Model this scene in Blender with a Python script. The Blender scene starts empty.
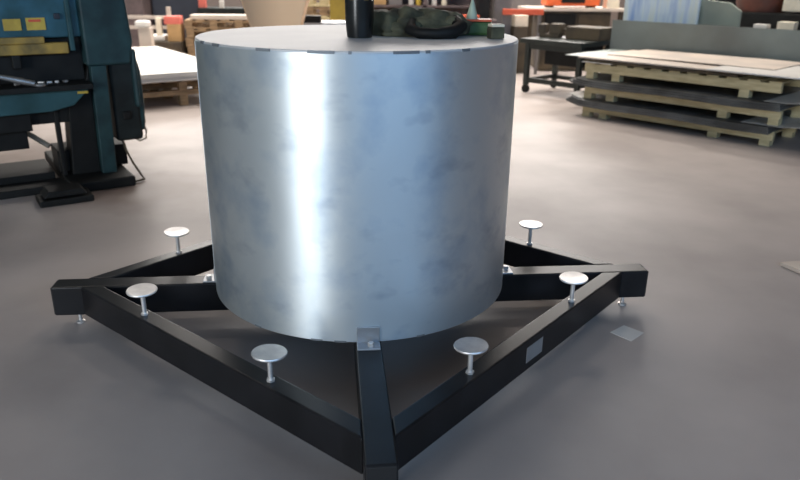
import bpy, bmesh, math, random
from mathutils import Vector, Matrix
random.seed(7)
PI = math.pi
C = bpy.context.scene.collection

# ---------------------------------------------------------------- camera
cd = bpy.data.cameras.new('camera')
cam = bpy.data.objects.new('camera', cd); C.objects.link(cam)
cd.sensor_width = 36.0; cd.lens = 36.0 * 708.7 / 800.0
cd.clip_start = 0.05; cd.clip_end = 200
yaw, pitch, roll = 0.0596, 0.3585, 0.0119
fw = Vector((math.sin(yaw)*math.cos(pitch), math.cos(yaw)*math.cos(pitch), -math.sin(pitch)))
rt = Vector((math.cos(yaw), -math.sin(yaw), 0)); up = rt.cross(fw)
r2 = math.cos(roll)*rt + math.sin(roll)*up; u2 = -math.sin(roll)*rt + math.cos(roll)*up
M = Matrix((r2, u2, -fw)).transposed().to_4x4(); M.translation = Vector((0, -2.8077, 1.3925))
cam.matrix_world = M
cd.dof.use_dof = True; cd.dof.focus_distance = 2.7; cd.dof.aperture_fstop = 2.8
bpy.context.scene.camera = cam

# ---------------------------------------------------------------- world, exposure, large lights
w = bpy.data.worlds.new('world'); bpy.context.scene.world = w; w.use_nodes = True
w.node_tree.nodes['Background'].inputs[0].default_value = (0.62, 0.78, 1.0, 1)
w.node_tree.nodes['Background'].inputs[1].default_value = 1.0
vs = bpy.context.scene.view_settings
vs.view_transform = 'Standard'; vs.look = 'None'; vs.gamma = 1.0; vs.exposure = 0.0; vs.use_curve_mapping = False

def area(name, loc, target, sx, sy, power, col, spread=PI):
    ld = bpy.data.lights.new(name, 'AREA'); ld.shape = 'RECTANGLE'; ld.size = sx; ld.size_y = sy
    ld.energy = power; ld.color = col; ld.spread = spread
    o = bpy.data.objects.new(name, ld); C.objects.link(o); o.location = loc
    o.rotation_euler = (Vector(target) - Vector(loc)).to_track_quat('-Z', 'Y').to_euler()
    return o
# daylight through the tall bay door behind and to the left of the camera, and the wide one behind
area('daylight_bay_door', (-6.0, -8.8, 1.9), (-1.0, 0, 0.6), 1.9, 3.6, 520, (0.92, 0.97, 1.0))
area('daylight_rear_windows', (3.5, -8.8, 3.9), (0, 0, 0.6), 11.2, 1.6, 330, (0.31, 0.60, 1.0))
# daylight from the open loading side at the far end of the hall
area('daylight_far_windows', (0.5, 13.7, 4.2), (0, 3, 0), 13, 2.0, 1050, (1.0, 0.93, 0.86))
LAMPS = [(x, y) for x in (-3.6, 0.6, 4.8) for y in (4.2, 7.4, 10.6)]
for (x, y) in LAMPS:
    ld = bpy.data.lights.new('high_bay_light', 'AREA'); ld.shape = 'RECTANGLE'; ld.size = 1.3; ld.size_y = 0.5
    ld.energy = 34 if y < 5 else 168; ld.spread = math.radians(115); ld.color = (1.0, 0.92, 0.83)
    o = bpy.data.objects.new('high_bay_light', ld); C.objects.link(o); o.location = (x, y, 5.37)

# ---------------------------------------------------------------- materials
def mat(name, col, rough=0.6, metal=0.0, col2=None, scale=6.0, detail=4.0, bump=0.0, stretch=None, rvar=0.0, lo=0.35, hi=0.65, spec=0.5, coat=0.0):
    m = bpy.data.materials.new(name); m.use_nodes = True
    nt = m.node_tree; b = nt.nodes['Principled BSDF']
    b.inputs['Base Color'].default_value = (*col, 1); b.inputs['Roughness'].default_value = rough
    b.inputs['Metallic'].default_value = metal; b.inputs['Specular IOR Level'].default_value = spec
    b.inputs['Coat Weight'].default_value = coat
    tc = nt.nodes.new('ShaderNodeTexCoord'); mp = nt.nodes.new('ShaderNodeMapping')
    nt.links.new(tc.outputs['Object'], mp.inputs['Vector'])
    if stretch: mp.inputs['Scale'].default_value = stretch
    nz = nt.nodes.new('ShaderNodeTexNoise'); nz.inputs['Scale'].default_value = scale; nz.inputs['Detail'].default_value = detail
    nt.links.new(mp.outputs[0], nz.inputs['Vector'])
    if col2 is None: col2 = tuple(c*0.8 for c in col)
    rp = nt.nodes.new('ShaderNodeValToRGB')
    rp.color_ramp.elements[0].position = lo; rp.color_ramp.elements[1].position = hi
    rp.color_ramp.elements[0].color = (*col2, 1); rp.color_ramp.elements[1].color = (*col, 1)
    nt.links.new(nz.outputs['Fac'], rp.inputs[0]); nt.links.new(rp.outputs[0], b.inputs['Base Color'])
    if rvar:
        mr = nt.nodes.new('ShaderNodeMapRange'); mr.inputs['To Min'].default_value = rough + rvar; mr.inputs['To Max'].default_value = rough - rvar
        nt.links.new(nz.outputs['Fac'], mr.inputs['Value']); nt.links.new(mr.outputs[0], b.inputs['Roughness'])
    if bump:
        bp = nt.nodes.new('ShaderNodeBump'); bp.inputs['Strength'].default_value = bump; bp.inputs['Distance'].default_value = 0.01
        nt.links.new(nz.outputs['Fac'], bp.inputs['Height']); nt.links.new(bp.outputs[0], b.inputs['Normal'])
    m['bsdf'] = 1
    return m

MT = {}
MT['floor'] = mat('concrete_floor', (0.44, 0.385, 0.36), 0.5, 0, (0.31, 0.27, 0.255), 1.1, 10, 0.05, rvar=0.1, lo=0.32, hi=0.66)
MT['galv'] = mat('galvanised_steel', (0.70, 0.76, 0.79), 0.44, 0.85, (0.50, 0.59, 0.68), 5.0, 6, 0.02, rvar=0.08, lo=0.30, hi=0.50)
_n = MT['galv'].node_tree; _b = _n.nodes['Principled BSDF']; _b.inputs['Anisotropic'].default_value = 0.62; _b.inputs['Anisotropic Rotation'].default_value = 0.25
_src = _b.inputs['Base Color'].links[0].from_socket   # handling smudges on the shell
_tc = _n.nodes.new('ShaderNodeTexCoord'); _mp = _n.nodes.new('ShaderNodeMapping'); _mp.inputs['Scale'].default_value = (1, 1, 1.7); _mp.inputs['Location'].default_value = (3.1, 0.4, 0.2)
_nz = _n.nodes.new('ShaderNodeTexNoise'); _nz.inputs['Scale'].default_value = 5.5; _nz.inputs['Detail'].default_value = 3; _nz.inputs['Roughness'].default_value = 0.6
_rp = _n.nodes.new('ShaderNodeValToRGB'); _rp.color_ramp.elements[0].position = 0.56; _rp.color_ramp.elements[0].color = (1, 1, 1, 1); _rp.color_ramp.elements[1].position = 0.76; _rp.color_ramp.elements[1].color = (0.74, 0.77, 0.82, 1)
_mx = _n.nodes.new('ShaderNodeMixRGB'); _mx.blend_type = 'MULTIPLY'; _mx.inputs[0].default_value = 1
_n.links.new(_tc.outputs['Object'], _mp.inputs['Vector']); _n.links.new(_mp.outputs[0], _nz.inputs['Vector']); _n.links.new(_nz.outputs['Fac'], _rp.inputs[0])
_n.links.new(_src, _mx.inputs[1]); _n.links.new(_rp.outputs[0], _mx.inputs[2]); _n.links.new(_mx.outputs[0], _b.inputs['Base Color'])
_t = _n.nodes.new('ShaderNodeTangent'); _t.direction_type = 'RADIAL'; _t.axis = 'Z'; _n.links.new(_t.outputs[0], _b.inputs['Tangent'])
MT['lid'] = mat('dull_steel_lid', (0.60, 0.60, 0.60), 0.55, 0.35, (0.52, 0.52, 0.53), 2.5, 5)
MT['weld'] = mat('dark_weld', (0.22, 0.24, 0.26), 0.6, 0.6)
MT['black'] = mat('black_paint', (0.013, 0.013, 0.015), 0.33, 0, (0.008, 0.008, 0.009), 8, 4, spec=0.25)
MT['blackend'] = mat('black_rubber', (0.012, 0.012, 0.013), 0.6)
MT['bright'] = mat('bright_turned_steel', (0.82, 0.80, 0.78), 0.42, 0.75, (0.66, 0.64, 0.63), 20, 3)
MT['zinc'] = mat('zinc_bracket', (0.42, 0.44, 0.47), 0.4, 0.7)
MT['sticker'] = mat('grey_sticker', (0.30, 0.28, 0.27), 0.5)
MT['fleck'] = mat('pale_fleck', (0.75, 0.72, 0.68), 0.7)
MT['teal'] = mat('teal_machine_paint', (0.028, 0.085, 0.10), 0.5, 0, (0.013, 0.045, 0.05), 5, 8, spec=0.3)
MT['bluepaint'] = mat('blue_machine_paint', (0.032, 0.11, 0.16), 0.5, 0, (0.018, 0.065, 0.08), 6, 8, spec=0.3)
MT['dteal'] = mat('dark_teal_paint', (0.020, 0.055, 0.06), 0.5, 0, (0.010, 0.026, 0.03), 6, 8, spec=0.3)
MT['grime'] = mat('grimy_black_steel', (0.010, 0.010, 0.0095), 0.6, 0, (0.005, 0.005, 0.005), 9, 6, spec=0.25)
MT['dgrey'] = mat('dark_grey_box', (0.016, 0.022, 0.022), 0.6, 0, (0.008, 0.010, 0.010), 8, 5, spec=0.25)
MT['yellow'] = mat('yellow_label', (0.55, 0.40, 0.06), 0.5, 0, (0.40, 0.28, 0.04), 12, 4)
MT['ybar'] = mat('worn_yellow_bar', (0.42, 0.27, 0.05), 0.55, 0, (0.14, 0.10, 0.03), 7, 6)
MT['steel'] = mat('plain_steel', (0.40, 0.41, 0.42), 0.4, 0.8)
MT['cable'] = mat('pale_cable', (0.45, 0.38, 0.30), 0.6)
MT['wood'] = mat('pale_pallet_wood', (0.60, 0.51, 0.30), 0.75, 0, (0.44, 0.36, 0.20), 5, 5, stretch=(1, 6, 6))
MT['oldwood'] = mat('old_brown_wood', (0.33, 0.22, 0.12), 0.8, 0, (0.17, 0.11, 0.06), 5, 5, stretch=(1, 6, 6))
MT['ply'] = mat('plywood_sheet', (0.58, 0.49, 0.41), 0.6, 0, (0.44, 0.38, 0.33), 2.5, 5)
MT['white'] = mat('white_board', (0.62, 0.60, 0.56), 0.5, 0, (0.54, 0.52, 0.49), 2, 4)
MT['dsheet'] = mat('dark_mill_steel', (0.15, 0.155, 0.155), 0.5, 0.3, (0.06, 0.06, 0.058), 3, 6)
MT['gsheet'] = mat('grey_green_steel_sheet', (0.24, 0.275, 0.26), 0.45, 0.35, (0.18, 0.195, 0.185), 1.6, 5)
MT['tan'] = mat('tan_card', (0.98, 0.66, 0.40), 0.6, 0, (0.95, 0.62, 0.36), 2, 3)
MT['card'] = mat('brown_cardboard', (0.46, 0.28, 0.12), 0.8)
MT['pink'] = mat('salmon_red', (0.70, 0.16, 0.12), 0.6)
MT['red'] = mat('orange_red_paint', (0.62, 0.10, 0.04), 0.5)
MT['orange'] = mat('orange_paint', (0.80, 0.14, 0.03), 0.5)
MT['navy'] = mat('dark_navy', (0.018, 0.024, 0.04), 0.6)
MT['pbrown'] = mat('purplish_brown', (0.14, 0.10, 0.10), 0.7, 0, (0.08, 0.06, 0.06), 5, 4)
MT['brown'] = mat('dark_brown', (0.085, 0.062, 0.035), 0.7, 0, (0.04, 0.03, 0.02), 5, 5)
MT['olive'] = mat('olive_drab_cloth', (0.10, 0.095, 0.055), 0.85, 0, (0.025, 0.026, 0.016), 14, 5, 0.6)
MT['green'] = mat('green_enamel', (0.045, 0.11, 0.03), 0.5, 0, (0.03, 0.05, 0.02), 12, 5)
MT['pgreen'] = mat('pale_green_plastic', (0.42, 0.50, 0.38), 0.5)
MT['gblack'] = mat('glossy_black_plastic', (0.008, 0.009, 0.009), 0.25)
MT['yplain'] = mat('mustard_yellow', (0.55, 0.38, 0.05), 0.5)
MT['cream'] = mat('cream_card', (0.78, 0.70, 0.55), 0.6)
MT['cartdark'] = mat('dark_green_steel', (0.02, 0.027, 0.024), 0.45, 0.2, (0.012, 0.015, 0.014), 6, 4)
MT['wall'] = mat('wall_paint', (0.24, 0.20, 0.18), 0.8, 0, (0.19, 0.16, 0.15), 1.0, 4)
MT['rwall'] = mat('pale_wall_paint', (0.42, 0.47, 0.47), 0.8)
MT['ceil'] = mat('ceiling_panels', (0.22, 0.21, 0.20), 0.8)
MT['dwall'] = mat('brown_wall_paint', (0.22, 0.18, 0.17), 0.8)
MT['greypaint'] = mat('grey_cabinet_paint', (0.17, 0.155, 0.15), 0.5)
MT['warm'] = mat('red_brown_rust', (0.12, 0.03, 0.016), 0.6, 0, (0.08, 0.03, 0.02), 6, 5)

# pale blue film over the panel, in soft vertical bands
def film():
    m = bpy.data.materials.new('pale_blue_film'); m.use_nodes = True; nt = m.node_tree; b = nt.nodes['Principled BSDF']
    tc = nt.nodes.new('ShaderNodeTexCoord'); mp = nt.nodes.new('ShaderNodeMapping'); mp.inputs['Scale'].default_value = (7, 1, 0.8)
    nz = nt.nodes.new('ShaderNodeTexNoise'); nz.inputs['Scale'].default_value = 1.6; nz.inputs['Detail'].default_value = 3
    rp = nt.nodes.new('ShaderNodeValToRGB'); e = rp.color_ramp.elements
    e[0].position = 0.3; e[0].color = (0.24, 0.36, 0.62, 1); e[1].position = 0.7; e[1].color = (0.62, 0.66, 0.55, 1)
    n = e.new(0.5); n.color = (0.52, 0.64, 0.74, 1)
    nt.links.new(tc.outputs['Object'], mp.inputs['Vector']); nt.links.new(mp.outputs[0], nz.inputs['Vector'])
    nt.links.new(nz.outputs['Fac'], rp.inputs[0]); nt.links.new(rp.outputs[0], b.inputs['Base Color']); b.inputs['Roughness'].default_value = 0.3
    return m
MT['film'] = film()

MT['pgrey'] = mat('pale_grey_green_steel', (0.30, 0.34, 0.29), 0.5, 0.2, (0.25, 0.28, 0.24), 2, 4)
# oil stain and the machine's shade, both painted into the slab colour
def stain_and_shade(m, cx, cy, rx, ry, amount, col):
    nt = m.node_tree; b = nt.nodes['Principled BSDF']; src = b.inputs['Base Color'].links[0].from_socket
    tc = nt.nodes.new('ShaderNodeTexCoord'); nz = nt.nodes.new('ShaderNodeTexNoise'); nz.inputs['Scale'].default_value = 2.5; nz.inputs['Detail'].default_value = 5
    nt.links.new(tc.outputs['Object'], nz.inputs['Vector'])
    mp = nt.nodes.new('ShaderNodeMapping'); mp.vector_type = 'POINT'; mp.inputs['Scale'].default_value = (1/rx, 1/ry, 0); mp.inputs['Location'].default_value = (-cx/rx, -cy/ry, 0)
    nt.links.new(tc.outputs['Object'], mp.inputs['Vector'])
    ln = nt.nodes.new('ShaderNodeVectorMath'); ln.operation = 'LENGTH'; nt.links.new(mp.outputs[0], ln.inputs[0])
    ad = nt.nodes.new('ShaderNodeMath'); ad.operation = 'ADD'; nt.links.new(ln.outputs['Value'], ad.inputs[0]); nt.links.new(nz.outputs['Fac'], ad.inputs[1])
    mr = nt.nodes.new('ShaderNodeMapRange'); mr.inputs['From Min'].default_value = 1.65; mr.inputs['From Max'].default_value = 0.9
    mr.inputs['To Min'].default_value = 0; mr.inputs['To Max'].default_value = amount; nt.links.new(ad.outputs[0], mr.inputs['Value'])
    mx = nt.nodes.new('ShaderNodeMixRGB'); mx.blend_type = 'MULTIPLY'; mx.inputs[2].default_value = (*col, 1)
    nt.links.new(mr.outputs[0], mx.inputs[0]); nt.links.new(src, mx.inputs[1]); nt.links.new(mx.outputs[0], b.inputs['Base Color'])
stain_and_shade(MT['floor'], -1.5, 2.0, 0.75, 0.6, 0.8, (0.36, 0.28, 0.24))
stain_and_shade(MT['floor'], -2.4, 2.8, 0.9, 0.9, 0.8, (0.36, 0.29, 0.25))

# ---------------------------------------------------------------- mesh helpers
def bx(bm, x0, x1, y0, y1, z0, z1, rz=0.0, piv=None):
    r = bmesh.ops.create_cube(bm, size=1.0)['verts']
    for v in r:
        v.co = Vector((x0 + (v.co.x+.5)*(x1-x0), y0 + (v.co.y+.5)*(y1-y0), z0 + (v.co.z+.5)*(z1-z0)))
    if rz:
        pv = Vector(piv) if piv else Vector(((x0+x1)/2, (y0+y1)/2, 0))
        bmesh.ops.rotate(bm, verts=r, cent=pv, matrix=Matrix.Rotation(rz, 3, 'Z'))
    return r
def prism(bm, pts, z0, z1):
    lo = [bm.verts.new((x, y, z0)) for x, y in pts]; hi = [bm.verts.new((x, y, z1)) for x, y in pts]
    n = len(pts); bm.faces.new(lo[::-1]); bm.faces.new(hi)
    for i in range(n): bm.faces.new((lo[i], lo[(i+1) % n], hi[(i+1) % n], hi[i]))
def prism_xz(bm, pts, y0, y1):
    a = [bm.verts.new((x, y0, z)) for x, z in pts]; b = [bm.verts.new((x, y1, z)) for x, z in pts]
    n = len(pts); bm.faces.new(a); bm.faces.new(b[::-1])
    for i in range(n): bm.faces.new((a[(i+1) % n], a[i], b[i], b[(i+1) % n]))
def lathe(bm, prof, seg=48, c=(0, 0, 0)):
    rings = []
    for r, z in prof:
        if r < 1e-6: rings.append([bm.verts.new((c[0], c[1], c[2]+z))])
        else: rings.append([bm.verts.new((c[0]+r*math.cos(2*PI*i/seg), c[1]+r*math.sin(2*PI*i/seg), c[2]+z)) for i in range(seg)])
    for A, B in zip(rings, rings[1:]):
        if len(A) == 1 and len(B) == 1: continue
        for i in range(seg):
            j = (i+1) % seg
            if len(A) == 1: bm.faces.new((A[0], B[i], B[j]))
            elif len(B) == 1: bm.faces.new((A[i], A[j], B[0]))
            else: bm.faces.new((A[i], A[j], B[j], B[i]))
def tube(bm, pts, r, seg=10):
    pts = [Vector(p) for p in pts]; rings = []
    for i, p in enumerate(pts):
        t = (pts[min(i+1, len(pts)-1)] - pts[max(i-1, 0)]).normalized()
        a = t.cross(Vector((0, 0, 1)) if abs(t.z) < .9 else Vector((1, 0, 0))).normalized(); b = t.cross(a)
        rr = r[i] if isinstance(r, (list, tuple)) else r
        rings.append([bm.verts.new(p + rr*(a*math.cos(2*PI*k/seg) + b*math.sin(2*PI*k/seg))) for k in range(seg)])
    for A, B in zip(rings, rings[1:]):
        for k in range(seg): bm.faces.new((A[k], A[(k+1) % seg], B[(k+1) % seg], B[k]))
    bm.faces.new(rings[0][::-1]); bm.faces.new(rings[-1])
def obj(name, bm, m, parent=None, bevel=0.0, smooth=False, label=None, seg=2):
    bmesh.ops.recalc_face_normals(bm, faces=bm.faces)
    me = bpy.data.meshes.new(name); bm.to_mesh(me); bm.free()
    me.materials.append(MT[m] if isinstance(m, str) else m)
    o = bpy.data.objects.new(name, me); C.objects.link(o)
    if parent: o.parent = parent
    if smooth:
        for p in me.polygons: p.use_smooth = True
        md = o.modifiers.new('edges', 'EDGE_SPLIT'); md.split_angle = math.radians(38)
    if bevel:
        md = o.modifiers.new('bevel', 'BEVEL'); md.width = bevel; md.segments = seg; md.limit_method = 'ANGLE'
    if label: o['label'] = label
    return o
def B(): return bmesh.new()
def box(name, d, m, parent=None, bevel=0.0, rz=0.0, label=None):
    bm = B(); bx(bm, *d, rz=rz); return obj(name, bm, m, parent, bevel, label=label)
def thing(name, label, cat, loc=(0, 0, 0), rz=0.0, group=None):
    o = bpy.data.objects.new(name, None); C.objects.link(o); o.empty_display_size = 0.1
    o.location = loc; o.rotation_euler = (0, 0, rz); o['label'] = label; o['category'] = cat
    if group: o['group'] = group
    return o
def tag(o, label, cat, group=None):
    o['label'] = label; o['category'] = cat
    if group: o['group'] = group
    return o
def struct(o): o['kind'] = 'structure'; return o
def dup(root, loc, rz, label, group=None):
    r = root.copy(); C.objects.link(r); r.location = loc; r.rotation_euler = (0, 0, rz); r['label'] = label
    if group: r['group'] = group
    for ch in list(root.children):
        c = ch.copy(); C.objects.link(c); c.parent = r
        for g in ch.children:
            d = g.copy(); C.objects.link(d); d.parent = c
    return r

# ---------------------------------------------------------------- the hall
XL, XR, YB, YF = -9.0, 9.5, 14.0, -9.0
ZC = 5.6
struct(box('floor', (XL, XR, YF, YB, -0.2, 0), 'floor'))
struct(box('ceiling', (XL, XR, YF, YB, ZC, ZC+0.15), 'ceil'))
struct(box('wall_left', (XL-0.2, XL, YF, YB, 0, ZC), 'rwall'))
struct(box('wall_right', (XR, XR+0.2, YF, YB, 0, ZC), 'dwall'))
bm = B()      # far wall with a band of high windows
bx(bm, XL, XR, YB, YB+0.2, 0, 3.1); bx(bm, XL, XR, YB, YB+0.2, 5.3, ZC); bx(bm, XL, -6.2, YB, YB+0.2, 3.1, 5.3); bx(bm, 7.2, XR, YB, YB+0.2, 3.1, 5.3)
struct(obj('wall_back', bm, 'wall'))
bm = B()      # wall behind the camera: bay door on the left, window band on the right
bx(bm, XL, -7.1, YF-0.2, YF, 0, ZC); bx(bm, -7.1, -4.9, YF-0.2, YF, 3.8, ZC); bx(bm, -4.9, -2.2, YF-0.2, YF, 0, ZC)
bx(bm, -2.2, XR, YF-0.2, YF, 0, 3.0); bx(bm, -2.2, XR, YF-0.2, YF, 4.8, ZC); bx(bm, 9.2, XR, YF-0.2, YF, 3.0, 4.8)
struct(obj('wall_front', bm, 'rwall'))
for i, (x, y) in enumerate(LAMPS):
    t = thing('high_bay_lamp', 'grey high bay lamp hanging under the hall ceiling', 'lamp', (x, y, 5.4), 0, 'lamps under the ceiling')
    box('housing', (-0.7, 0.7, -0.3, 0.3, 0.0, 0.12), 'steel', t, 0.01)
    box('hanger', (-0.02, 0.02, -0.02, 0.02, 0.12, 0.2), 'steel', t)

# ---------------------------------------------------------------- drum
R, Z0, Z1 = 0.603, 0.183, 1.174
drum = thing('steel_drum', 'large bare galvanised steel drum standing upright on the black cross frame', 'drum', (0, 0, Z0))
bm = B(); H = Z1 - Z0
lathe(bm, [(R-0.006, 0.004), (R-0.006, 0.0), (R-0.0015, 0.0), (R, 0.0015), (R, 0.3), (R, 0.6), (R, H-0.007), (R-0.001, H-0.006), (R-0.006, H-0.006)], 192)
obj('shell', bm, 'galv', drum, smooth=True)
bm = B(); lathe(bm, [(0, H), (R-0.0045, H), (R-0.002, H-0.002), (R-0.0015, H-0.006), (0, H-0.006)], 192)
obj('lid', bm, 'lid', drum, smooth=True, label='dull pale grey flat lid')
bm = B(); lathe(bm, [(0, 0.01), (R-0.007, 0.01), (R-0.007, 0.004), (0, 0.004)], 96); obj('bottom_plate', bm, 'weld', drum, smooth=True)
def arcbox(bm, a0, a1, r0, r1, z0, z1, n=8):
    prev = None
    for i in range(n+1):
        a = a0 + (a1-a0)*i/n
        ring = [bm.verts.new((r*math.cos(a), r*math.sin(a), z)) for r, z in ((r0, z0), (r1, z0), (r1, z1), (r0, z1))]
        if prev:
            for k in range(4): bm.faces.new((prev[k], prev[(k+1) % 4], ring[(k+1) % 4], ring[k]))
        else: bm.faces.new(ring[::-1])
        prev = ring
    bm.faces.new(prev)
# weld tacks along the lid seam (angles from straight ahead of the camera, degrees)
for a0, a1 in [(-63, -60), (-53, -49), (-32, -27), (-15, -7), (10, 18), (20, 21.5), (33, 36), (-3, -2), (100, 106), (150, 157), (200, 206), (250, 256)]:
    bm = B(); arcbox(bm, math.radians(-90+a0), math.radians(-90+a1), R-0.004, R+0.0018, H-0.009, H+0.0004)
    obj('weld_tack', bm, 'weld', drum, label='dark weld tack')
for a0, a1 in [(-17, -13), (-9, -5), (19, 22), (-40, -37)]:
    bm = B(); arcbox(bm, math.radians(-90+a0), math.radians(-90+a1), R-0.004, R+0.0016, -0.001, 0.005)
    obj('weld_tack', bm, 'weld', drum, label='dark weld tack')
# faint vertical seam
bm = B(); a = math.radians(-90-82); bx(bm, R*math.cos(a)-0.002, R*math.cos(a)+0.002, R*math.sin(a)-0.006, R*math.sin(a)+0.006, 0.01, H-0.02)
obj('seam', bm, 'galv', drum)

# ---------------------------------------------------------------- black frame
ZT, ZB = 0.18, 0.0525
A_, h, W, E_ = 1.1947, 0.0452, 0.0673, 1.2675
s = W*math.sqrt(2)
stand = thing('drum_stand', 'square black steel tube frame with diagonal arms carrying the drum', 'frame', (0, 0, 0), 0.04)
for k in range(4):
    rot = Matrix.Rotation(k*PI/2, 3, 'Z')
    def put(bm): bmesh.ops.rotate(bm, verts=bm.verts, cent=(0, 0, 0), matrix=rot); return bm
    # arm pointing along -Y before rotation
    bm = B(); prism(bm, [(-h, -h) if k % 2 else (-h, 0.0), (h, -h) if k % 2 else (h, 0.0), (h, -E_), (-h, -E_)][::-1], ZB, ZT)
    arm = obj('arm', put(bm), 'black', stand, 0.006, seg=3)
    bm = B(); bx(bm, -h+0.004, h-0.004, -E_-0.003, -E_+0.01, ZB+0.004, ZT-0.004); obj('end_cap', put(bm), 'blackend', arm, 0.002, label='matt black end cap')
    # side beam between this arm and the next (towards +X for k=0)
    bm = B(); prism(bm, [(h, -(A_-h)), (A_-h, -h), (A_-s-h, -h), (h, -(A_-s-h))], ZB, ZT)
    obj('side_beam', put(bm), 'black', stand, 0.006, seg=3)
    # zinc angle bracket holding the drum's lower edge, bolted on the arm
    bm = B(); bx(bm, -0.040, 0.040, -R-0.008, -R-0.002, 0.182, 0.245); bx(bm, -0.040, 0.040, -R-0.056, -R-0.002, ZT, 0.187)
    br = obj('bracket', put(bm), 'zinc', stand, 0.0015, label='bare zinc angle bracket')
    bm = B(); lathe(bm, [(0, 0.014), (0.010, 0.014), (0.0115, 0.012), (0.0115, 0.0), (0, 0.0)], 6, (0.008, -R-0.034, 0.187)); obj('bolt', put(bm), 'bright', br)
    # levelling foot under the arm's end
    bm = B(); lathe(bm, [(0, 0.0), (0.018, 0.0), (0.018, 0.006), (0.008, 0.010), (0.008, 0.06), (0, 0.06)], 16, (0, -1.185, 0))
    obj('levelling_foot', put(bm), 'bright', stand, smooth=True, label='bright screw foot')
    # two round support pads on every side beam
    for t in (0.278, 0.72):
        ac = A_ - W/math.sqrt(2); px, py = ac*t, -ac*(1-t)
        tilt = Matrix.Rotation(random.uniform(-.05, .05), 3, 'X') @ Matrix.Rotation(random.uniform(-.05, .05), 3, 'Y')
        bm = B(); lathe(bm, [(0, 0.0), (0.040, 0.0), (0.0545, 0.004), (0.0562, 0.008), (0.0545, 0.0115), (0.03, 0.0105), (0, 0.0095)], 40)
        bmesh.ops.rotate(bm, verts=bm.verts, cent=(0, 0, 0), matrix=tilt)
        bmesh.ops.translate(bm, verts=bm.verts, vec=(px, py, 0.272))
        pad = obj('support_pad', put(bm), 'bright', stand, smooth=True, label='bright round steel pad')
        bm = B(); lathe(bm, [(0, 0.0), (0.0085, 0.0), (0.0085, 0.096), (0, 0.096)], 16, (px, py, ZT-0.001)); lathe(bm, [(0, 0), (0.014, 0), (0.014, 0.008), (0, 0.008)], 6, (px, py, ZT))
        obj('stem', put(bm), 'bright', pad, smooth=True)
# centre hub where the arms cross, and the grey sticker on the right front beam
bm = B(); bx(bm, -0.075, 0.075, -0.075, 0.075, ZB-0.004, ZB); obj('gusset', bm, 'black', stand)
bm = B(); d = Vector((1, 1, 0)).normalized(); n = Vector((1, -1, 0)).normalized()
c0 = Vector((h, -(A_-h), 0)); t0, t1 = 0.735, 0.85
P = [c0 + d*t + n*o for t, o in ((t0, 0.0), (t1, 0.0), (t1, 0.0012), (t0, 0.0012))]
prism(bm, [(p.x, p.y) for p in P], 0.088, 0.150)
obj('sticker', bm, 'sticker', stand, label='small grey rectangular sticker')

# ---------------------------------------------------------------- things on the drum lid
cup = thing('pen_cup', 'black tapered plastic cup holding pens on the drum lid', 'cup', (0.004, -0.10, Z1))
bm = B(); lathe(bm, [(0, 0), (0.043, 0), (0.046, 0.003), (0.052, 0.06), (0.053, 0.132), (0.050, 0.132), (0.048, 0.06), (0.043, 0.006), (0, 0.006)], 48)
obj('body', bm, 'gblack', cup, smooth=True)
for (x, y, m, l, la) in [(-0.028, 0.0, 'yplain', 0.150, 'mustard yellow marker pen standing in the black cup'), (0.026, 0.005, 'yplain', 0.152, 'yellow marker pen at the right side of the black cup'), (0.0, 0.0, 'navy', 0.22, 'thick dark blue marker in the middle of the black cup')]:
    bm = B(); lathe(bm, [(0, 0), (0.008, 0), (0.009, 0.02), (0.009, l-0.03), (0.007, l), (0, l)], 14)
    pen = tag(obj('marker_pen', bm, m, smooth=True), la, 'pen', 'marker pens in the cup'); pen.location = (0.004+x, -0.10+y, Z1+0.007)
def lump(bm, c, r, n=3, seed=0, rough=0.16):
    rnd = random.Random(seed); vs_ = bmesh.ops.create_icosphere(bm, subdivisions=n, radius=1)['verts']
    ph = [rnd.uniform(0, 6) for _ in range(6)]
    for v in vs_:
        p = v.co.normalized()
        k = 1 + rough*(math.sin(5*p.x+ph[0])*math.sin(4*p.y+ph[1]) + 0.7*math.sin(9*p.z+ph[2]+3*p.x) + 0.5*math.sin(11*p.y+ph[3]))
        v.co = Vector((c[0]+p.x*r[0]*k, c[1]+p.y*r[1]*k, max(c[2]+p.z*r[2]*k, Z1)))
def cloth(name, lumps, m, label, cat, extra=None):
    bm = B()
    for i, (c, r) in enumerate(lumps): lump(bm, c, r, 3, i+len(label))
    if extra: extra(bm)
    o = obj(name, bm, m, smooth=False)
    for p in o.data.polygons: p.use_smooth = True
    return tag(o, label, cat)
cloth('work_jacket', [((0.115, 0.03, Z1+0.035), (0.075, 0.09, 0.062)), ((0.19, 0.04, Z1+0.04), (0.085, 0.11, 0.06)), ((0.28, 0.03, Z1+0.042), (0.10, 0.11, 0.052)),
      ((0.36, 0.02, Z1+0.035), (0.07, 0.10, 0.05)), ((0.16, -0.03, Z1+0.02), (0.07, 0.05, 0.035))], 'olive', 'crumpled dark olive jacket heaped beside the black cup on the drum lid', 'jacket')
def curl(bm):
    tube(bm, [(0.20, -0.05, Z1+0.055), (0.19, -0.10, Z1+0.03), (0.22, -0.14, Z1+0.02), (0.28, -0.155, Z1+0.018), (0.345, -0.13, Z1+0.022), (0.38, -0.08, Z1+0.04), (0.36, -0.03, Z1+0.06)], [0.016, 0.022, 0.02, 0.02, 0.025, 0.025, 0.02], 12)
bm = B(); curl(bm); tag(obj('rubber_strap', bm, 'grime', smooth=True), 'thick curled black strap lying in front of the olive jacket', 'strap')
bm = B(); bx(bm, 0.235, 0.32, -0.115, -0.05, Z1, Z1+0.03, rz=0.2)
tag(obj('cloth_pouch', bm, 'olive', bevel=0.012), 'small folded olive pouch inside the curl of black strap', 'pouch')
can = thing('oil_can', 'green flat oil can with pale cone spout at the lid edge', 'oil can', (0.45, 0.05, Z1), -0.15)
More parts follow.
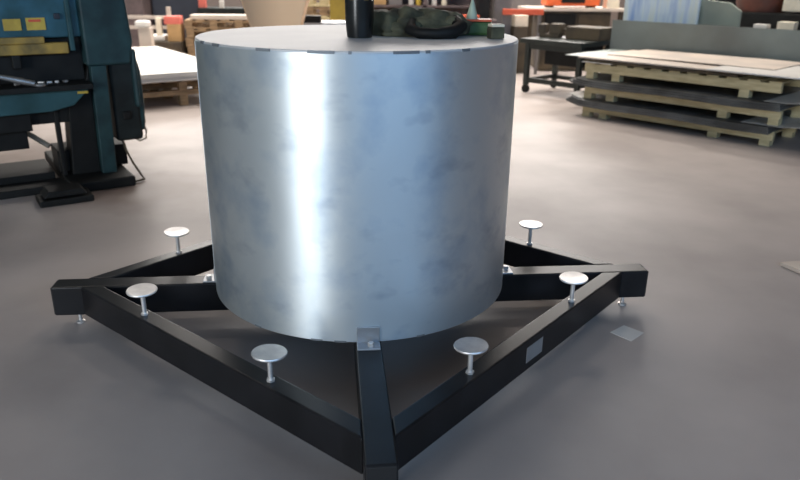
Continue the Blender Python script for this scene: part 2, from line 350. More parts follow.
bm = B(); bx(bm, -0.065, 0.07, -0.045, 0.06, 0, 0.052); obj('body', bm, 'green', can, 0.012)
bm = B(); bx(bm, -0.06, 0.066, -0.04, 0.055, 0.052, 0.060); obj('cap_band', bm, 'red', can, 0.002, label='orange red top band')
bm = B(); lathe(bm, [(0, 0), (0.022, 0), (0.022, 0.006), (0.006, 0.065), (0.004, 0.07), (0, 0.07)], 20, (-0.01, 0, 0.060)); obj('spout', bm, 'pgreen', can, smooth=True, label='pale green cone spout')
tin = thing('small_tin', 'small dark olive tin with tan top near the right lid edge', 'tin', (0.505, -0.115, Z1), 0.2)
bm = B(); bx(bm, -0.027, 0.027, -0.025, 0.025, 0, 0.042); obj('body', bm, 'olive', tin, 0.006)
bm = B(); bx(bm, -0.024, 0.026, -0.022, 0.024, 0.042, 0.052); obj('top', bm, 'cream', tin, 0.003)

# ---------------------------------------------------------------- press at the left
mach = thing('plate_shear', 'big teal blue plate shearing machine with yellow labels on grimy legs', 'machine', (-1.70, 2.17, 0), math.atan2(0.5, 0.86))
def mb(name, d, m, bev=0.006, label=None, parent=None): return box(name, d, m, parent or mach, bev, label=label)
bm = B(); prism_xz(bm, [(-0.12, 0.80), (0.16, 0.80), (0.19, 0.95), (0.165, 1.3), (0.14, 2.0), (-0.12, 2.0)], -0.02, 1.0); obj('side_frame', bm, 'dteal', mach, 0.015, label='dark teal right side frame')
bm = B(); prism_xz(bm, [(-0.115, 0.0), (-0.02, 0.0), (0.0, 0.80), (-0.10, 0.80)], -0.02, 0.10); obj('leg', bm, 'dteal', mach, 0.006)
bm = B(); prism_xz(bm, [(-0.30, 0.0), (-0.115, 0.0), (-0.10, 0.80), (-0.14, 0.66), (-0.26, 0.54)], 0.05, 0.26); obj('leg', bm, 'grime', mach, 0.006, label='grimy black inner leg')
mb('leg', (-0.355, -0.325, 0.06, 0.12, 0.0, 0.55), 'grime')
mb('rear_leg', (-0.10, 0.12, 0.7, 0.95, 0.0, 0.81), 'grime')
mb('dark_filler', (-2.3, -0.53, 0.10, 0.4, 0.27, 0.40), 'grime')  # plain dark filler block added under the table
mb('leg', (-2.45, -2.2, 0.05, 0.9, 0.0, 0.66), 'grime')
bm = B(); prism_xz(bm, [(-2.5, 0.8), (-2.3, 0.8), (-2.3, 2.0), (-2.5, 2.0)], -0.02, 1.0); obj('side_frame', bm, 'dteal', mach, 0.015)
ram = mb('upper_beam', (-2.3, -0.12, 0.04, 0.40, 0.985, 1.9), 'bluepaint', 0.01)
mb('rib', (-0.20, -0.17, 0.01, 0.04, 0.90, 1.9), 'teal')
mb('bolt_head', (-0.27, -0.235, 0.02, 0.04, 1.10, 1.135), 'navy', 0.004)
yl = mb('warning_label', (-0.565, -0.465, 0.034, 0.041, 1.035, 1.105), 'yellow', 0, 'yellow warning label')
yl2 = mb('warning_label', (-0.435, -0.325, 0.034, 0.041, 1.035, 1.11), 'yellow', 0, 'yellow warning label with orange marks')
mb('label_mark', (-0.42, -0.35, 0.031, 0.034, 1.085, 1.10), 'red', 0, parent=yl2)
mb('guard_bar', (-2.3, -0.35, -0.005, 0.04, 0.955, 0.995), 'ybar', 0.004, 'worn yellow guard rail')
mb('hold_down', (-2.3, -0.21, 0.02, 0.08, 0.885, 0.955), 'ybar', 0.006, 'dirty yellow hold-down bar')
mb('blade_beam', (-2.3, -0.12, 0.10, 0.5, 0.70, 0.985), 'grime')
for k in range(9): mb('clamp_foot', (-0.55-0.2*k, -0.50-0.2*k, 0.03, 0.10, 0.80, 0.90), 'grime')
mb('work_table', (-2.3, -0.12, -0.12, 0.35, 0.665, 0.70), 'grime', 0.004)
bm = B(); prism_xz(bm, [(-2.3, 0.50), (-0.38, 0.53), (-0.24, 0.56), (-0.13, 0.665), (-2.3, 0.665)], -0.06, 0.06); obj('front_beam', bm, 'teal', mach, 0.004)
mb('cross_member', (-2.3, -0.50, 0.02, 0.5, 0.40, 0.52), 'grime')
mb('cross_member', (-0.50, -0.14, 0.07, 0.5, 0.43, 0.62), 'grime')
mb('sump_box', (-0.36, 0.10, 0.16, 0.45, 0.07, 0.22), 'grime')
mb('oil_tray', (-2.2, -0.40, 0.11, 0.55, 0.0, 0.09), 'grime')
mb('nameplate', (-0.21, -0.145, -0.064, -0.058, 0.632, 0.648), 'yplain', 0, 'small yellow tag')
eb = mb('switch_box', (0.02, 0.20, 0.02, 0.30, 0.27, 0.82), 'dgrey', 0.02, 'dark grey rounded electrical box')
mb('knob', (0.07, 0.13, 0.0, 0.02, 0.42, 0.48), 'grime', 0.01, parent=eb)
mb('plug', (0.17, 0.235, 0.06, 0.12, 0.37, 0.45), 'grime', 0.008, parent=eb)
bm = B(); bx(bm, 0.165, 0.205, -0.01, 0.06, 0.5, 0.9); obj('edge_guard', bm, 'dteal', mach, 0.02)
bm = B(); prism_xz(bm, [(0.15, 0.33), (0.222, 0.33), (0.235, 0.5), (0.232, 0.74), (0.205, 0.88), (0.16, 0.93)], 0.03, 0.5); obj('gear_cover', bm, 'dteal', mach, 0.02)
bm = B(); tube(bm, [(0.215, 0.09, 0.37), (0.235, 0.08, 0.32), (0.225, 0.07, 0.265), (0.18, 0.07, 0.25), (0.135, 0.08, 0.285), (0.12, 0.09, 0.30)], 0.008, 8); obj('cable', bm, 'cable', mach, smooth=True, label='pale looped cable')
bm = B(); tube(bm, [(0.06, 0.06, 0.27), (0.07, 0.03, 0.2), (0.10, 0.0, 0.11), (0.13, -0.05, 0.04), (0.14, -0.10, 0.012), (0.02, -0.16, 0.012)], 0.008, 8); obj('cable', bm, 'brown', mach, smooth=True)
# base clutter
mb('base_rail', (-2.4, 0.02, -0.10, 0.10, 0.0, 0.05), 'grime', 0.01)
mb('base_rail', (-0.36, 0.06, -0.2, 0.9, 0.0, 0.07), 'grime', 0.01)
# clamp tool lying on the table
tl = thing('clamp_tool', 'grey steel lever tool lying slanted on the shear table', 'tool', (-1.7, 2.17, 0.70), math.atan2(0.5, 0.86))
bm = B(); tube(bm, [(-0.68, -0.10, 0.085), (-0.56, -0.105, 0.05), (-0.46, -0.11, 0.022)], [0.012, 0.02, 0.018], 10); obj('handle', bm, 'steel', tl, smooth=True)
bm = B(); tube(bm, [(-0.43+0.028*math.cos(a), -0.11+0.028*math.sin(a), 0.012) for a in [i*PI/8 for i in range(17)]], 0.009, 8); obj('ring', bm, 'steel', tl, smooth=True)
for k in range(6):
    x = -0.56 + 0.05*k + (0.04 if k > 1 else 0)
    bm = B(); bx(bm, x, x+random.uniform(0.02, 0.035), 0.03, 0.05, 0, 0.012, rz=random.uniform(-.5, .5))
    o = tag(obj('steel_offcut', bm, 'bright'), 'small shiny metal offcut on the shear table under the hold-down', 'offcut', 'bright offcuts on the shear table')
    o.location = (-1.70, 2.17, 0.70); o.rotation_euler = (0, 0, math.atan2(0.5, 0.86))
# foot pedal and loose bits below
pd = thing('foot_pedal', 'black foot pedal on the floor under the shear', 'pedal', (-1.90, 1.68, 0), math.atan2(0.5, 0.86))
bm = B(); bx(bm, -0.16, 0.16, -0.10, 0.10, 0, 0.04); obj('base', bm, 'grime', pd, 0.008)
bm = B(); prism_xz(bm, [(-0.13, 0.05), (0.13, 0.05), (0.10, 0.09), (-0.1, 0.09)], -0.08, 0.09); obj('tread', bm, 'grime', pd, 0.006)
bm = B(); bx(bm, -0.06, 0.06, -0.05, 0.05, 0, 0.02); o = tag(obj('wood_offcut', bm, 'yplain'), 'dull yellow block on the floor under the shear', 'offcut'); o.location = (-2.40, 2.08, 0); o.rotation_euler = (0, 0, .5)
bm = B(); tube(bm, [(-0.6, 0.5, 0.39), (-0.38, 0.35, 0.22)], 0.02, 8); obj('brace', bm, 'cable', mach, smooth=True, label='pale diagonal brace')

# ---------------------------------------------------------------- pallets
def pallet(L, D, Hh, m, label, cat, loc, rz, group, nd=8):
    t = thing('wooden_pallet', label, cat, loc, rz, group)
    bt = 0.020
    bmk = lambda d: (lambda bm: (bx(bm, *d), bm)[1])(B())
    bw = D/nd*0.78
    bh = Hh - 3*bt
    for j in range(3):
        y0 = j*(D-0.10)/2
        obj('bottom_board', bmk((0, L, y0, y0+0.10, 0, bt)), m, t, 0.002)
        obj('stringer_board', bmk((0, L, y0, y0+0.10, bt+bh, 2*bt+bh)), m, t, 0.002)
        for i in range(4):
            x0 = i*(L-0.12)/3
            obj('block', bmk((x0, x0+0.12, y0+0.003, y0+0.097, bt, bt+bh)), m, t, 0.003)
    n = int(L/0.17)
    for i in range(n):
        x0 = i*(L-0.12)/(n-1)
        obj('deck_board', bmk((x0, x0+0.12, 0, D, Hh-bt, Hh)), m, t, 0.002)
    return t
SA = math.atan2(-0.762, 0.648)
SO = Vector((2.375, 4.635, 0)); SX = Vector((0.648, -0.762, 0)); SY = Vector((0.762, 0.648, 0))
def sl(x, y, z): return tuple(SO + SX*x + SY*y + Vector((0, 0, z)))
G1 = 'pallets of the stacked sheet pile'
def skid(L, D, Hh, xs, label, z, x0):
    t = thing('wooden_pallet', label, 'pallet', sl(x0, 0, z), SA, G1)
    bb = Hh*0.48; dk = 0.015
    for j in range(3):
        y0 = j*(D-0.045)/2
        box('stringer_board', (0, L, y0, y0+0.045, Hh-dk-bb, Hh-dk), 'wood', t, 0.003)
        for q in xs: box('block', (q, q+0.09, y0, y0+0.09 if j < 2 else y0+0.045, 0, Hh-dk-bb), 'wood', t, 0.003)
    n = 11
    for i in range(n):
        q = i*(L-0.11)/(n-1); box('deck_board', (q, q+0.11, 0.004, D, Hh-dk, Hh), 'wood', t, 0.002)
skid(1.94, 1.15, 0.13, (0.0, 0.20, 1.36, 1.83), 'pale wooden pallet at the bottom of the sheet metal stack on the floor', 0, 0)
skid(1.97, 1.15, 0.145, (0.0, 0.26, 1.42, 1.87), 'pale wooden pallet in the middle of the three-pallet sheet stack', 0.19, 0.0)
skid(1.95, 1.15, 0.165, (0.02, 0.32, 1.60), 'pale wooden pallet at the top of the stack under the plywood', 0.395, -0.02)
def sheet(name, x0, x1, y0, y1, z, th, m, label, cat, group=None, wav=None, bev=0.0, rz=0.0, n=28, skew=None):
    bm = B(); lo, hi = [], []
    for i in range(n+1):
        x = x0 + (x1-x0)*i/n; rl, rh = [], []
        for j, yy in enumerate((y0, max(y0+0.02, 0.0), (y0+y1)/2, y1)):
            dz = wav(x, yy) if wav else 0; sx = skew(x, yy) if skew else 0
            rl.append(bm.verts.new((x, yy+sx, z+dz))); rh.append(bm.verts.new((x, yy+sx, z+dz+th)))
        lo.append(rl); hi.append(rh)
    for i in range(n):
        for j in range(3):
            bm.faces.new((lo[i][j], lo[i][j+1], lo[i+1][j+1], lo[i+1][j])); bm.faces.new((hi[i][j], hi[i+1][j], hi[i+1][j+1], hi[i][j+1]))
        bm.faces.new((lo[i][0], lo[i+1][0], hi[i+1][0], hi[i][0])); bm.faces.new((lo[i][3], hi[i][3], hi[i+1][3], lo[i+1][3]))
    for e in (0, n):
        for j in range(3): bm.faces.new((lo[e][j], hi[e][j], hi[e][j+1], lo[e][j+1]))
    o = tag(obj(name, bm, m, bevel=bev), label, cat, group); o.location = SO; o.rotation_euler = (0, 0, SA + rz)
    return o
def sag(x, y): return 0.32*max(0, -0.005-x)**1.15 + 0.12*min(0, y) - 0.006*math.sin(5*x)*max(0, -y)*8
def curl_up(x, y): return 0.10*max(0, x-2.0)
g2 = 'dark steel sheets in the pallet stack'
for k in range(3):
    sheet('steel_sheet', -0.15+0.02*k, 1.93-0.01*k, -0.10+0.012*k, 1.14, 0.131+0.0185*k, 0.018, 'dsheet', ['lowest dark steel sheet pack on the bottom pallet', 'dark steel sheet pack in the middle on the bottom pallet', 'uppermost dark steel sheet pack on the bottom pallet'][k], 'steel sheet', g2, wav=sag)
for k in range(3):
    sheet('steel_sheet', -0.13+0.03*k, 1.99-0.01*k, -0.10+0.015*k, 1.14, 0.337+0.0185*k, 0.018, 'dsheet', ['lowest dark steel sheet pack on the middle pallet', 'dark steel sheet pack in the middle on the middle pallet', 'uppermost dark steel sheet pack on the middle pallet'][k], 'steel sheet', g2, wav=sag)
sheet('white_sheet', 1.66, 2.42, -0.04, 0.95, 0.188, 0.002, 'white', 'white coated sheet sticking out right above the bottom pallet', 'sheet', wav=curl_up)
sheet('white_sheet', 1.82, 2.46, -0.04, 0.95, 0.393, 0.002, 'white', 'white coated sheet sticking out right above the middle pallet', 'sheet', wav=curl_up)
sheet('protection_paper', -0.16, -0.01, -0.03, 0.7, 0.187, 0.004, 'white', 'white sheet corner sticking out left above the bottom pallet', 'sheet', wav=sag)
sheet('protection_paper', -0.04, 0.30, -0.04, 0.6, 0.561, 0.006, 'white', 'crinkled white sheet under the plywood at the left of the top pallet', 'sheet')
sheet('plywood_sheet', -0.03, 1.55, -0.02, 1.12, 0.568, 0.020, 'brown', 'dark edged board directly under the top plywood sheet', 'board')
sheet('steel_plate', -0.38, 0.45, 0.15, 1.12, 0.589, 0.008, 'gsheet', 'grey steel plate sticking out left under the top plywood sheet', 'steel sheet')
sheet('plywood_sheet', -0.10, 1.62, -0.02, 1.10, 0.598, 0.013, 'ply', 'pale plywood sheet with a light front edge lying on top of the stack', 'board')
sheet('plywood_sheet', 0.02, 1.75, 0.35, 1.20, 0.6115, 0.008, 'ply', 'narrow tan plywood strip on top of the stack at the back', 'board', skew=lambda x, y: -0.05*x, wav=lambda x, y: 0.0125*min(1, max(0, x/1.28)))
sheet('white_sheet', 1.30, 2.35, -0.10, 0.85, 0.6115, 0.012, 'white', 'bright white sheet on top of the stack at the right', 'sheet')
o = sheet('upright_steel_sheet', -0.52, 2.7, 1.30, 1.312, 0.0, 0.915, 'gsheet', 'long grey green steel sheet standing upright behind the pallet stack', 'steel sheet')
# things leaning behind the upright sheet
def upright(name, x0, x1, y, z1, m, label, cat, pts=None, th=0.04, z0=0.0):
    bm = B(); prism_xz(bm, pts or [(x0, z0), (x1, z0), (x1, z1), (x0, z1)], y, y+th)
    o = tag(obj(name, bm, m, bevel=0.004), label, cat); o.location = SO; o.rotation_euler = (0, 0, SA); return o
upright('wrapped_panel', -0.53, 0.39, 1.55, 1.45, 'film', 'pale blue film wrapped panel standing behind the grey steel sheet', 'panel')
upright('leaning_sheet', 0.1, 0.83, 1.62, 1.2, 'pgrey' if 'pgrey' in MT else 'gsheet', 'grey green sheet with cut corner right of the blue wrapped panel', 'steel sheet', pts=[(0.1, 0), (0.85, 0), (0.83, 1.06), (0.70, 1.14), (0.1, 1.2)])
mc = thing('dark_machine', 'dark machine housing with a rust red drum top behind the sheets', 'machine', tuple(SO+SX*0.9+SY*2.5), SA)
bm = B(); bx(bm, -0.85, 1.6, 0, 0.9, 0, 1.02); obj('housing', bm, 'grime', mc, 0.02)
bm = B(); lathe(bm, [(0, 0), (0.27, 0), (0.30, 0.1), (0.30, 0.42), (0.2, 0.5), (0, 0.5)], 24, (-0.30, 0.3, 1.02)); obj('motor_cover', bm, 'warm', mc, smooth=True, label='rust red round cover')
bm = B(); bx(bm, 0.02, 0.9, 0.05, 0.6, 1.04, 1.5); obj('control_cabinet', bm, 'cream', mc, 0.01, label='beige cabinet on top')
for (x, m, la, hh, ww) in [(0.86, 'white', 'small white block standing just behind the grey upright sheet', 0.905, 0.15), (1.13, 'cream', 'small cream block right of the white block behind the upright sheet', 0.945, 0.18)]:
    bm = B(); bx(bm, x-ww/2, x+ww/2, 2.15, 2.27, 0.0, hh); o = tag(obj('marker_post', bm, m, bevel=0.004), la, 'post'); o.location = SO; o.rotation_euler = (0, 0, SA)

# ---------------------------------------------------------------- dark steel work table beyond the drum
ct = thing('steel_cart', 'dark green steel cart on casters left of the sheet stack', 'cart', (2.08, 6.25, 0), SA)
def cb(n, d, m='cartdark', bev=0.004, label=None): return box(n, d, m, ct, bev, label=label)
cb('table_top', (-0.06, 0.83, -0.04, 0.72, 0.61, 0.665))
for x in (0, 0.76):
    for y in (0, 0.62):
        cb('leg', (x, x+0.06, y, y+0.06, 0.10, 0.61))
        bm = B(); bx(bm, x+0.012, x+0.048, y+0.012, y+0.048, 0.07, 0.10); cs = obj('caster', bm, 'grime', ct)
        bm = B(); lathe(bm, [(0, -0.02), (0.05, -0.02), (0.05, 0.02), (0, 0.02)], 18); bmesh.ops.rotate(bm, verts=bm.verts, cent=(0, 0, 0), matrix=Matrix.Rotation(PI/2, 3, 'X'))
        bmesh.ops.translate(bm, verts=bm.verts, vec=(x+0.03, y+0.03, 0.05)); obj('wheel', bm, 'grime', cs, smooth=True)
cb('rail', (0.06, 0.76, 0.01, 0.05, 0.13, 0.19)); cb('rail', (0.06, 0.76, 0.63, 0.67, 0.12, 0.17))
cb('rail', (0.01, 0.05, 0.06, 0.62, 0.13, 0.18)); cb('rail', (0.77, 0.81, 0.06, 0.62, 0.13, 0.18))
cb('apron', (0.06, 0.76, 0.01, 0.04, 0.54, 0.61)); cb('drawer_box', (0.20, 0.74, 0.15, 0.6, 0.36, 0.61), 'grime')
vz = thing('bench_vise', 'dark brown vise clamped at the left of the dark cart', 'vise', tuple(Vector((2.12, 6.26, 0.665))+SX*0.05+SY*0.35), SA+0.3)
for n_, d_ in [('base', (-0.10, 0.16, -0.08, 0.08, 0, 0.05)), ('jaw', (-0.12, -0.03, -0.08, 0.08, 0.05, 0.16)), ('jaw', (0.03, 0.18, -0.09, 0.09, 0.05, 0.17)), ('screw', (0.18, 0.26, -0.015, 0.015, 0.08, 0.11))]:
    box(n_, d_, 'brown', vz, 0.008)
bm = B(); bx(bm, -0.12, 0.36, -0.1, 0.26, 0, 0.15); o = tag(obj('metal_bin', bm, 'brown', bevel=0.01), 'long dark brown bin standing on the dark cart', 'bin'); o.location = tuple(Vector((2.12, 6.26, 0.665))+SX*0.45+SY*0.40); o.rotation_euler = (0, 0, SA)

# ---------------------------------------------------------------- white sheets on pallet at left
WA = math.atan2(0.52, 0.85)
WO = Vector((-1.37, 5.52, 0)); WX = Vector((-0.853, -0.522, 0)); WY = Vector((-0.522, 0.853, 0))
def wl(x, y, z): return tuple(WO + WX*x + WY*y + Vector((0, 0, z)))
# local frame: origin at the front left corner
fl_ = WO + WX*1.33
def tall_skid(y, label):
    t = thing('wooden_pallet', label, 'pallet', tuple(fl_ - WX*0.03 + WY*y), WA, 'pallets under the white sheets')
    for yy in (0, 0.55, 1.1):
        box('runner_board', (0, 1.25, yy, yy+0.08, 0.115, 0.17), 'oldwood', t, 0.003)
        for q in (0.0, 0.62, 1.16):
            box('block', (q, q+0.09, yy, yy+0.08, 0, 0.115), 'oldwood', t, 0.003)
            box('block', (q, q+0.09, yy, yy+0.08, 0.17, 0.258), 'oldwood', t, 0.003)
    for i in range(8): box('deck_board', (i*0.163, i*0.163+0.11, 0.0, 1.18, 0.258, 0.275), 'oldwood', t, 0.002)
tall_skid(0.05, 'brown two-tier pallet under the near end of the large white sheets')
tall_skid(1.75, 'brown two-tier pallet under the far end of the large white sheets')
for k in range(4):
    bm = B(); off = [0, 0.01, -0.008, 0.004][k]
    bx(bm, off, 1.33+off, 0.0+off, 3.05+off, 0.277+0.0225*k, 0.299+0.0225*k)
    o = tag(obj('white_sheet', bm, 'white', bevel=0.002), ['lowest of the thick white sheets on the brown pallets', 'second thick white sheet from below on the brown pallets', 'third thick white sheet from below on the brown pallets', 'topmost large white sheet on the brown pallets left of the drum'][k], 'sheet', 'large white sheets on pallets')
    o.location = fl_; o.rotation_euler = (0, 0, WA)
# white scraps beside that stack, by the drum's left edge
for (x, y, z, sx, sy, sz, la) in [(-1.62, 6.0, 0.0, 0.25, 0.3, 0.10, 'white lump of packing on the floor beside the brown pallets'),]:
    o = tag(box('packing_block', (-sx/2, sx/2, -sy/2, sy/2, 0, sz), 'white', bevel=0.02), la, 'packing'); o.location = (-1.38, 5.9, 0)

# ---------------------------------------------------------------- background row
def bgbox(name, x0, x1, y, z0, z1, m, label, cat, dep=0.3, bev=0.006, rz=0.0, group=None):
    bm = B(); bx(bm, (x0-x1)/2, (x1-x0)/2, 0, dep, 0, z1-z0)
    o = tag(obj(name, bm, m, bevel=bev), label, cat, group); o.location = ((x0+x1)/2, y, z0); o.rotation_euler = (0, 0, rz); return o
bgbox('square_post', -3.26, -3.08, 8.3, 0, 0.61, 'ply', 'pale pinkish square post right beside the teal machine', 'post', 0.16)
bgbox('white_bag', -3.30, -3.10, 8.28, 0.61, 0.71, 'white', 'small white bag on the pale post beside the teal machine', 'bag', 0.2, 0.03)
bgbox('low_crate', -3.35, -2.78, 8.85, 0, 0.36, 'brown', 'low dark crate on the floor behind the white sheets', 'crate', 0.6)
bgbox('white_roll', -3.30, -3.04, 8.9, 0.36, 0.46, 'white', 'white crumpled wrap on the low crate behind the sheets', 'wrap', 0.3, 0.03)
bgbox('cardboard_box', -3.0, -2.79, 8.95, 0.36, 0.62, 'card', 'brown cardboard box with salmon lid behind the white sheets', 'box', 0.25)
bgbox('salmon_case', -3.04, -2.79, 8.96, 0.62, 0.74, 'pink', 'salmon red case on the brown cardboard box', 'case', 0.2)
bgbox('timber_batten', -3.16, -3.08, 8.92, 0.36, 0.72, 'cream', 'short cream timber batten upright beside the salmon red case', 'batten', 0.08)
# low trestle with rails
tr = thing('trestle_rack', 'pale rail rack with grey bars behind the white sheets', 'rack', (-4.3, 9.6, 0))
for z in (0.50, 0.66): box('rail', (-0.2, 1.25, 0, 0.06, z, z+0.05), 'ply', tr)
for x in (-0.15, 1.15): box('leg', (x, x+0.06, 0.0, 0.06, 0, 0.85), 'ply', tr)
bgbox('grey_machine', -4.9, -3.75, 10.4, 0, 1.3, 'pbrown', 'purple grey machine block far behind the left machine', 'machine', 0.9)
bgbox('dark_cabinet', -3.72, -2.85, 10.9, 0, 1.5, 'navy', 'dark navy cabinet far behind the white sheets', 'cabinet', 0.6)
bgbox('red_tag_box', -2.83, -2.70, 10.6, 0.80, 0.98, 'pink', 'small red box on the far grey shelf edge', 'box', 0.1)
bgbox('grey_block', -2.84, -1.7, 10.5, 0, 0.80, 'dgrey', 'long dark grey chest behind the brown pallet pile', 'chest', 0.6)
bgbox('silver_box', -2.45, -2.38, 10.52, 0.80, 0.93, 'white', 'tiny white bottle shaped box on the dark grey chest', 'box', 0.1)
# brown pile of pallets between machine and bin
for k in range(5):
    pallet(1.3, 1.0, 0.135, 'oldwood', ['brown pallet at the bottom of the pile of five left of the tan bin', 'second brown pallet from below in the pile of five', 'middle brown pallet in the pile of five left of the tan bin', 'fourth brown pallet from below in the pile of five', 'brown pallet at the top of the pile of five left of the tan bin'][k], 'pallet', (-2.74+0.02*(k % 2), 9.0, 0.138*k), 0.03*(-1)**k, 'brown pallets piled left of the tan bin')
bgbox('timber_plank', -2.65, -1.5, 9.05, 0.69, 0.76, 'ply', 'pale timber plank on top of the brown pallet pile', 'plank', 0.3)
# tan hopper
hp = thing('tan_bin', 'tan tapered bin on a dark stand directly behind the drum', 'bin', (-0.76, 4.0, 0))
bm = B(); lo = [(-0.20, 0), (0.20, 0), (0.20, 0.4), (-0.20, 0.4)]; hi = [(-0.34, -0.05), (0.34, -0.05), (0.34, 0.5), (-0.34, 0.5)]
a_ = [bm.verts.new((x, y, 0.84)) for x, y in lo]; b_ = [bm.verts.new((x, y, 1.32)) for x, y in hi]
bm.faces.new(a_[::-1]); bm.faces.new(b_)
for i in range(4): bm.faces.new((a_[i], a_[(i+1) % 4], b_[(i+1) % 4], b_[i]))
obj('hopper', bm, 'tan', hp, 0.01)
for x in (-0.18, 0.14):
    for y in (0.02, 0.34): box('leg', (x, x+0.04, y, y+0.04, 0, 0.84), 'grime', hp)
# low grey bench with dark toolbox
gb = thing('steel_bench', 'low grey steel bench behind the tan bin and drum', 'bench', (-0.62, 5.1, 0))
box('bench_top', (0, 0.62, 0, 0.5, 0.86, 0.90), 'steel', gb, 0.004)
for x in (0.02, 0.56):
    for y in (0.02, 0.44): box('leg', (x, x+0.04, y, y+0.04, 0, 0.86), 'grime', gb)
bgbox('dark_toolbox', -0.60, -0.40, 5.12, 0.90, 0.97, 'grime', 'small black toolbox on the grey bench behind the drum', 'toolbox', 0.15)
bgbox('yellow_cabinet', -0.37, -0.10, 7.0, 0, 1.2, 'yplain', 'mustard yellow cabinet behind the black cup', 'cabinet', 0.5)
for k in range(8):
    pallet(0.75, 0.8, 0.13, 'wood' if k % 2 else 'oldwood', 'small pallet, %s of the tall pile behind the grey bench' % ['lowest', 'second from the bottom', 'third from the bottom', 'fourth from the bottom', 'fourth from the top', 'third from the top', 'second from the top', 'topmost'][k], 'pallet', (-1.0, 8.4, 0.133*k), 0.0, 'tall pile of pallets behind the grey bench', nd=6)
# rack behind the olive jacket
rk = thing('storage_rack', 'brown storage rack full of small goods behind the drum', 'rack', (0.0, 8.4, 0))
for x in (0, 0.98, 1.93):
    for y in (0, 0.55): box('post', (x, x+0.05, y, y+0.05, 0, 1.9), 'pbrown', rk)
for z in (0.28, 0.93, 1.5): box('shelf', (0, 2.0, 0, 0.6, z, z+0.03), 'pbrown', rk)
box('back_panel', (0, 2.0, 0.58, 0.6, 0, 1.9), 'pbrown', rk)
rnd = random.Random(3)
cols = [('card', 'brown'), ('white', 'white'), ('cream', 'cream'), ('card', 'brown'), ('orange', 'orange'), ('pgreen', 'pale green'), ('greypaint', 'grey'), ('yplain', 'yellow')]
nm = {'shelf': 0}
order = ['leftmost', 'second from the left', 'third from the left', 'fourth from the left', 'fifth from the left', 'sixth from the left', 'rightmost']
x = 0.14
for k in range(7):
    wd = [0.16, 0.2, 0.13, 0.2, 0.12, 0.18, 0.2][k]; mm = ['card', 'pbrown', 'cream', 'greypaint', 'card', 'orange', 'pgreen'][k]
    bgbox('storage_box', x, x+wd, 8.5, 0.31, 0.31+[0.3, 0.36, 0.25, 0.32, 0.28, 0.22, 0.35][k], mm, 'box %s on the low shelf of the storage rack' % order[k], 'box', 0.3, group='boxes on the low rack shelf'); x += wd+0.07
def bottle(x, y, z, hgt, m1, m2, label):
    t = thing('bottle', label, 'bottle', (x, y, z), 0, 'bottles on the storage rack')
    bm = B(); lathe(bm, [(0, 0), (0.038, 0), (0.04, 0.01), (0.04, hgt*0.6), (0.015, hgt*0.78), (0.013, hgt*0.9), (0, hgt*0.9)], 16); obj('body', bm, m1, t, smooth=True)
    bm = B(); lathe(bm, [(0, hgt*0.9), (0.017, hgt*0.9), (0.017, hgt), (0, hgt)], 12); obj('cap', bm, m2, t, smooth=True)
for i, (x, m1, m2, nme) in enumerate([(0.80, 'white', 'white', 'white bottle, leftmost on the middle rack shelf'), (0.91, 'yplain', 'white', 'yellow bottle with white cap on the rack shelf'), (1.03, 'greypaint', 'white', 'grey bottle with white cap on the rack shelf'), (1.15, 'white', 'orange', 'white bottle with orange cap on the rack shelf'), (1.30, 'cream', 'yplain', 'cream bottle with yellow cap on the rack shelf')]):
    bottle(x, 8.47, 0.96, 0.16+0.01*(i % 3), m1, m2, nme)
bgbox('cardboard_box', 0.12, 0.42, 8.46, 0.96, 1.13, 'card', 'brown cardboard box at the left of the rack middle shelf', 'box', 0.3)
bgbox('small_carton', 0.46, 0.66, 8.46, 0.96, 1.06, 'greypaint', 'flat grey carton beside the brown box on the rack shelf', 'box', 0.3)
bgbox('black_column', 1.72, 1.90, 7.9, 0, 2.2, 'grime', 'black square column right of the storage rack', 'column', 0.18)
bgbox('storage_crate', 1.55, 1.98, 7.7, 0, 0.80, 'pbrown', 'brown purple box standing before the black column', 'box', 0.2)
bgbox('orange_tray', 1.50, 1.72, 7.65, 0.80, 0.86, 'red', 'orange red tray on the brown purple box', 'tray', 0.2)
bgbox('grey_cabinet', 2.03, 2.30, 8.25, 0, 1.6, 'greypaint', 'tall grey brown cabinet left of the wooden bench', 'cabinet', 0.45)
rb = thing('red_barrier', 'orange red horizontal barrier beam above the dark cart', 'barrier', (1.98, 7.9, 0))
box('beam', (0.12, 0.72, 0, 0.06, 0.86, 0.94), 'red', rb, 0.006)
for x in (0.13, 0.66): box('post', (x, x+0.04, 0.06, 0.10, 0, 0.92), 'greypaint', rb)
bgbox('plinth_cabinet', 2.32, 2.53, 8.1, 0, 0.68, 'brown', 'brown low cabinet under the white carton', 'cabinet', 0.4)
bgbox('white_carton', 2.33, 2.53, 8.12, 0.68, 0.84, 'cream', 'white carton on the low brown cabinet behind the cart', 'carton', 0.25)
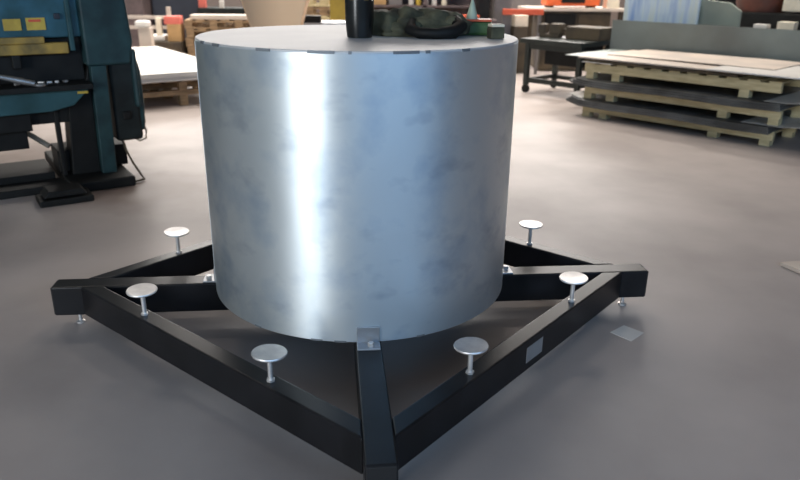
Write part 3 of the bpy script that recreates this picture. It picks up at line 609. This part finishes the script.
# wooden topped bench at the back
wb = thing('wooden_bench', 'long bench with pale wooden top carrying the orange case', 'bench', (2.55, 8.3, 0))
box('bench_top', (0, 1.50, -0.05, 0.7, 0.90, 0.945), 'ply', wb, 0.004)
box('cabinet_body', (0.24, 1.30, 0.03, 0.65, 0.02, 0.90), 'brown', wb, 0.01)
box('drawer', (0.28, 0.75, 0.0, 0.03, 0.70, 0.86), 'grime', wb, 0.004); box('drawer', (0.79, 1.26, 0.0, 0.03, 0.70, 0.86), 'brown', wb, 0.004)
box('leg', (0.03, 0.09, 0, 0.06, 0, 0.90), 'brown', wb); box('leg', (1.42, 1.48, 0, 0.06, 0, 0.90), 'brown', wb)
oc = thing('orange_case', 'bright orange equipment case on the wooden topped bench', 'case', (2.85, 8.33, 0.945))
box('body', (0, 0.82, 0.02, 0.4, 0.03, 0.32), 'orange', oc, 0.02); box('panel', (0.22, 0.58, 0.0, 0.03, 0.07, 0.28), 'grime', oc, 0.004, label='black front panel')
for x in (0.05, 0.7): box('foot', (x, x+0.07, 0.06, 0.36, 0, 0.03), 'grime', oc)
bgbox('cream_carton', 3.78, 3.97, 8.35, 0.945, 1.25, 'cream', 'cream carton right of the orange case on the wooden bench', 'carton', 0.2)
# far background filling up to the wall
FB = [(-8.2, -5.6, 11.5, 1.5, 'greypaint', 'wide grey cabinet row far at the left wall', 'cabinet'), (-1.5, 0.2, 11.8, 1.3, 'pbrown', 'brown purple machine block far behind the tan bin', 'machine'),
      (0.6, 2.4, 12.2, 1.6, 'dgrey', 'dark grey cabinet far behind the storage rack', 'cabinet'), (2.9, 4.6, 11.9, 1.5, 'greypaint', 'grey cabinet far behind the wooden bench', 'cabinet'),
      (4.9, 7.0, 9.8, 1.4, 'grime', 'black machine block far behind the upright sheets', 'machine'), (7.2, 9.2, 9.0, 1.3, 'dgrey', 'dark grey block far at the right wall', 'cabinet')]
for x0, x1, y, z, m, la, ca in FB: bgbox('far_'+ca, x0, x1, y, 0, z, m, la, ca, 0.8, 0.02)

# ---------------------------------------------------------------- board scrap and pale fleck on the floor
bm = B(); prism(bm, [(2.17, 0.47), (2.22, 0.33), (2.75, 0.38), (2.70, 0.55)], 0.001, 0.022); tag(obj('board_scrap', bm, 'ply', bevel=0.002), 'thin pale board scrap lying on the floor at the right edge', 'scrap')
bm = B(); prism(bm, [(1.04, -0.22), (1.10, -0.30), (1.18, -0.23), (1.12, -0.16)], 0.0, 0.0012); tag(obj('floor_fleck', bm, 'fleck'), 'small pale flat patch on the floor by the right arm end', 'fleck')  # thin pale square laid flat on the floor
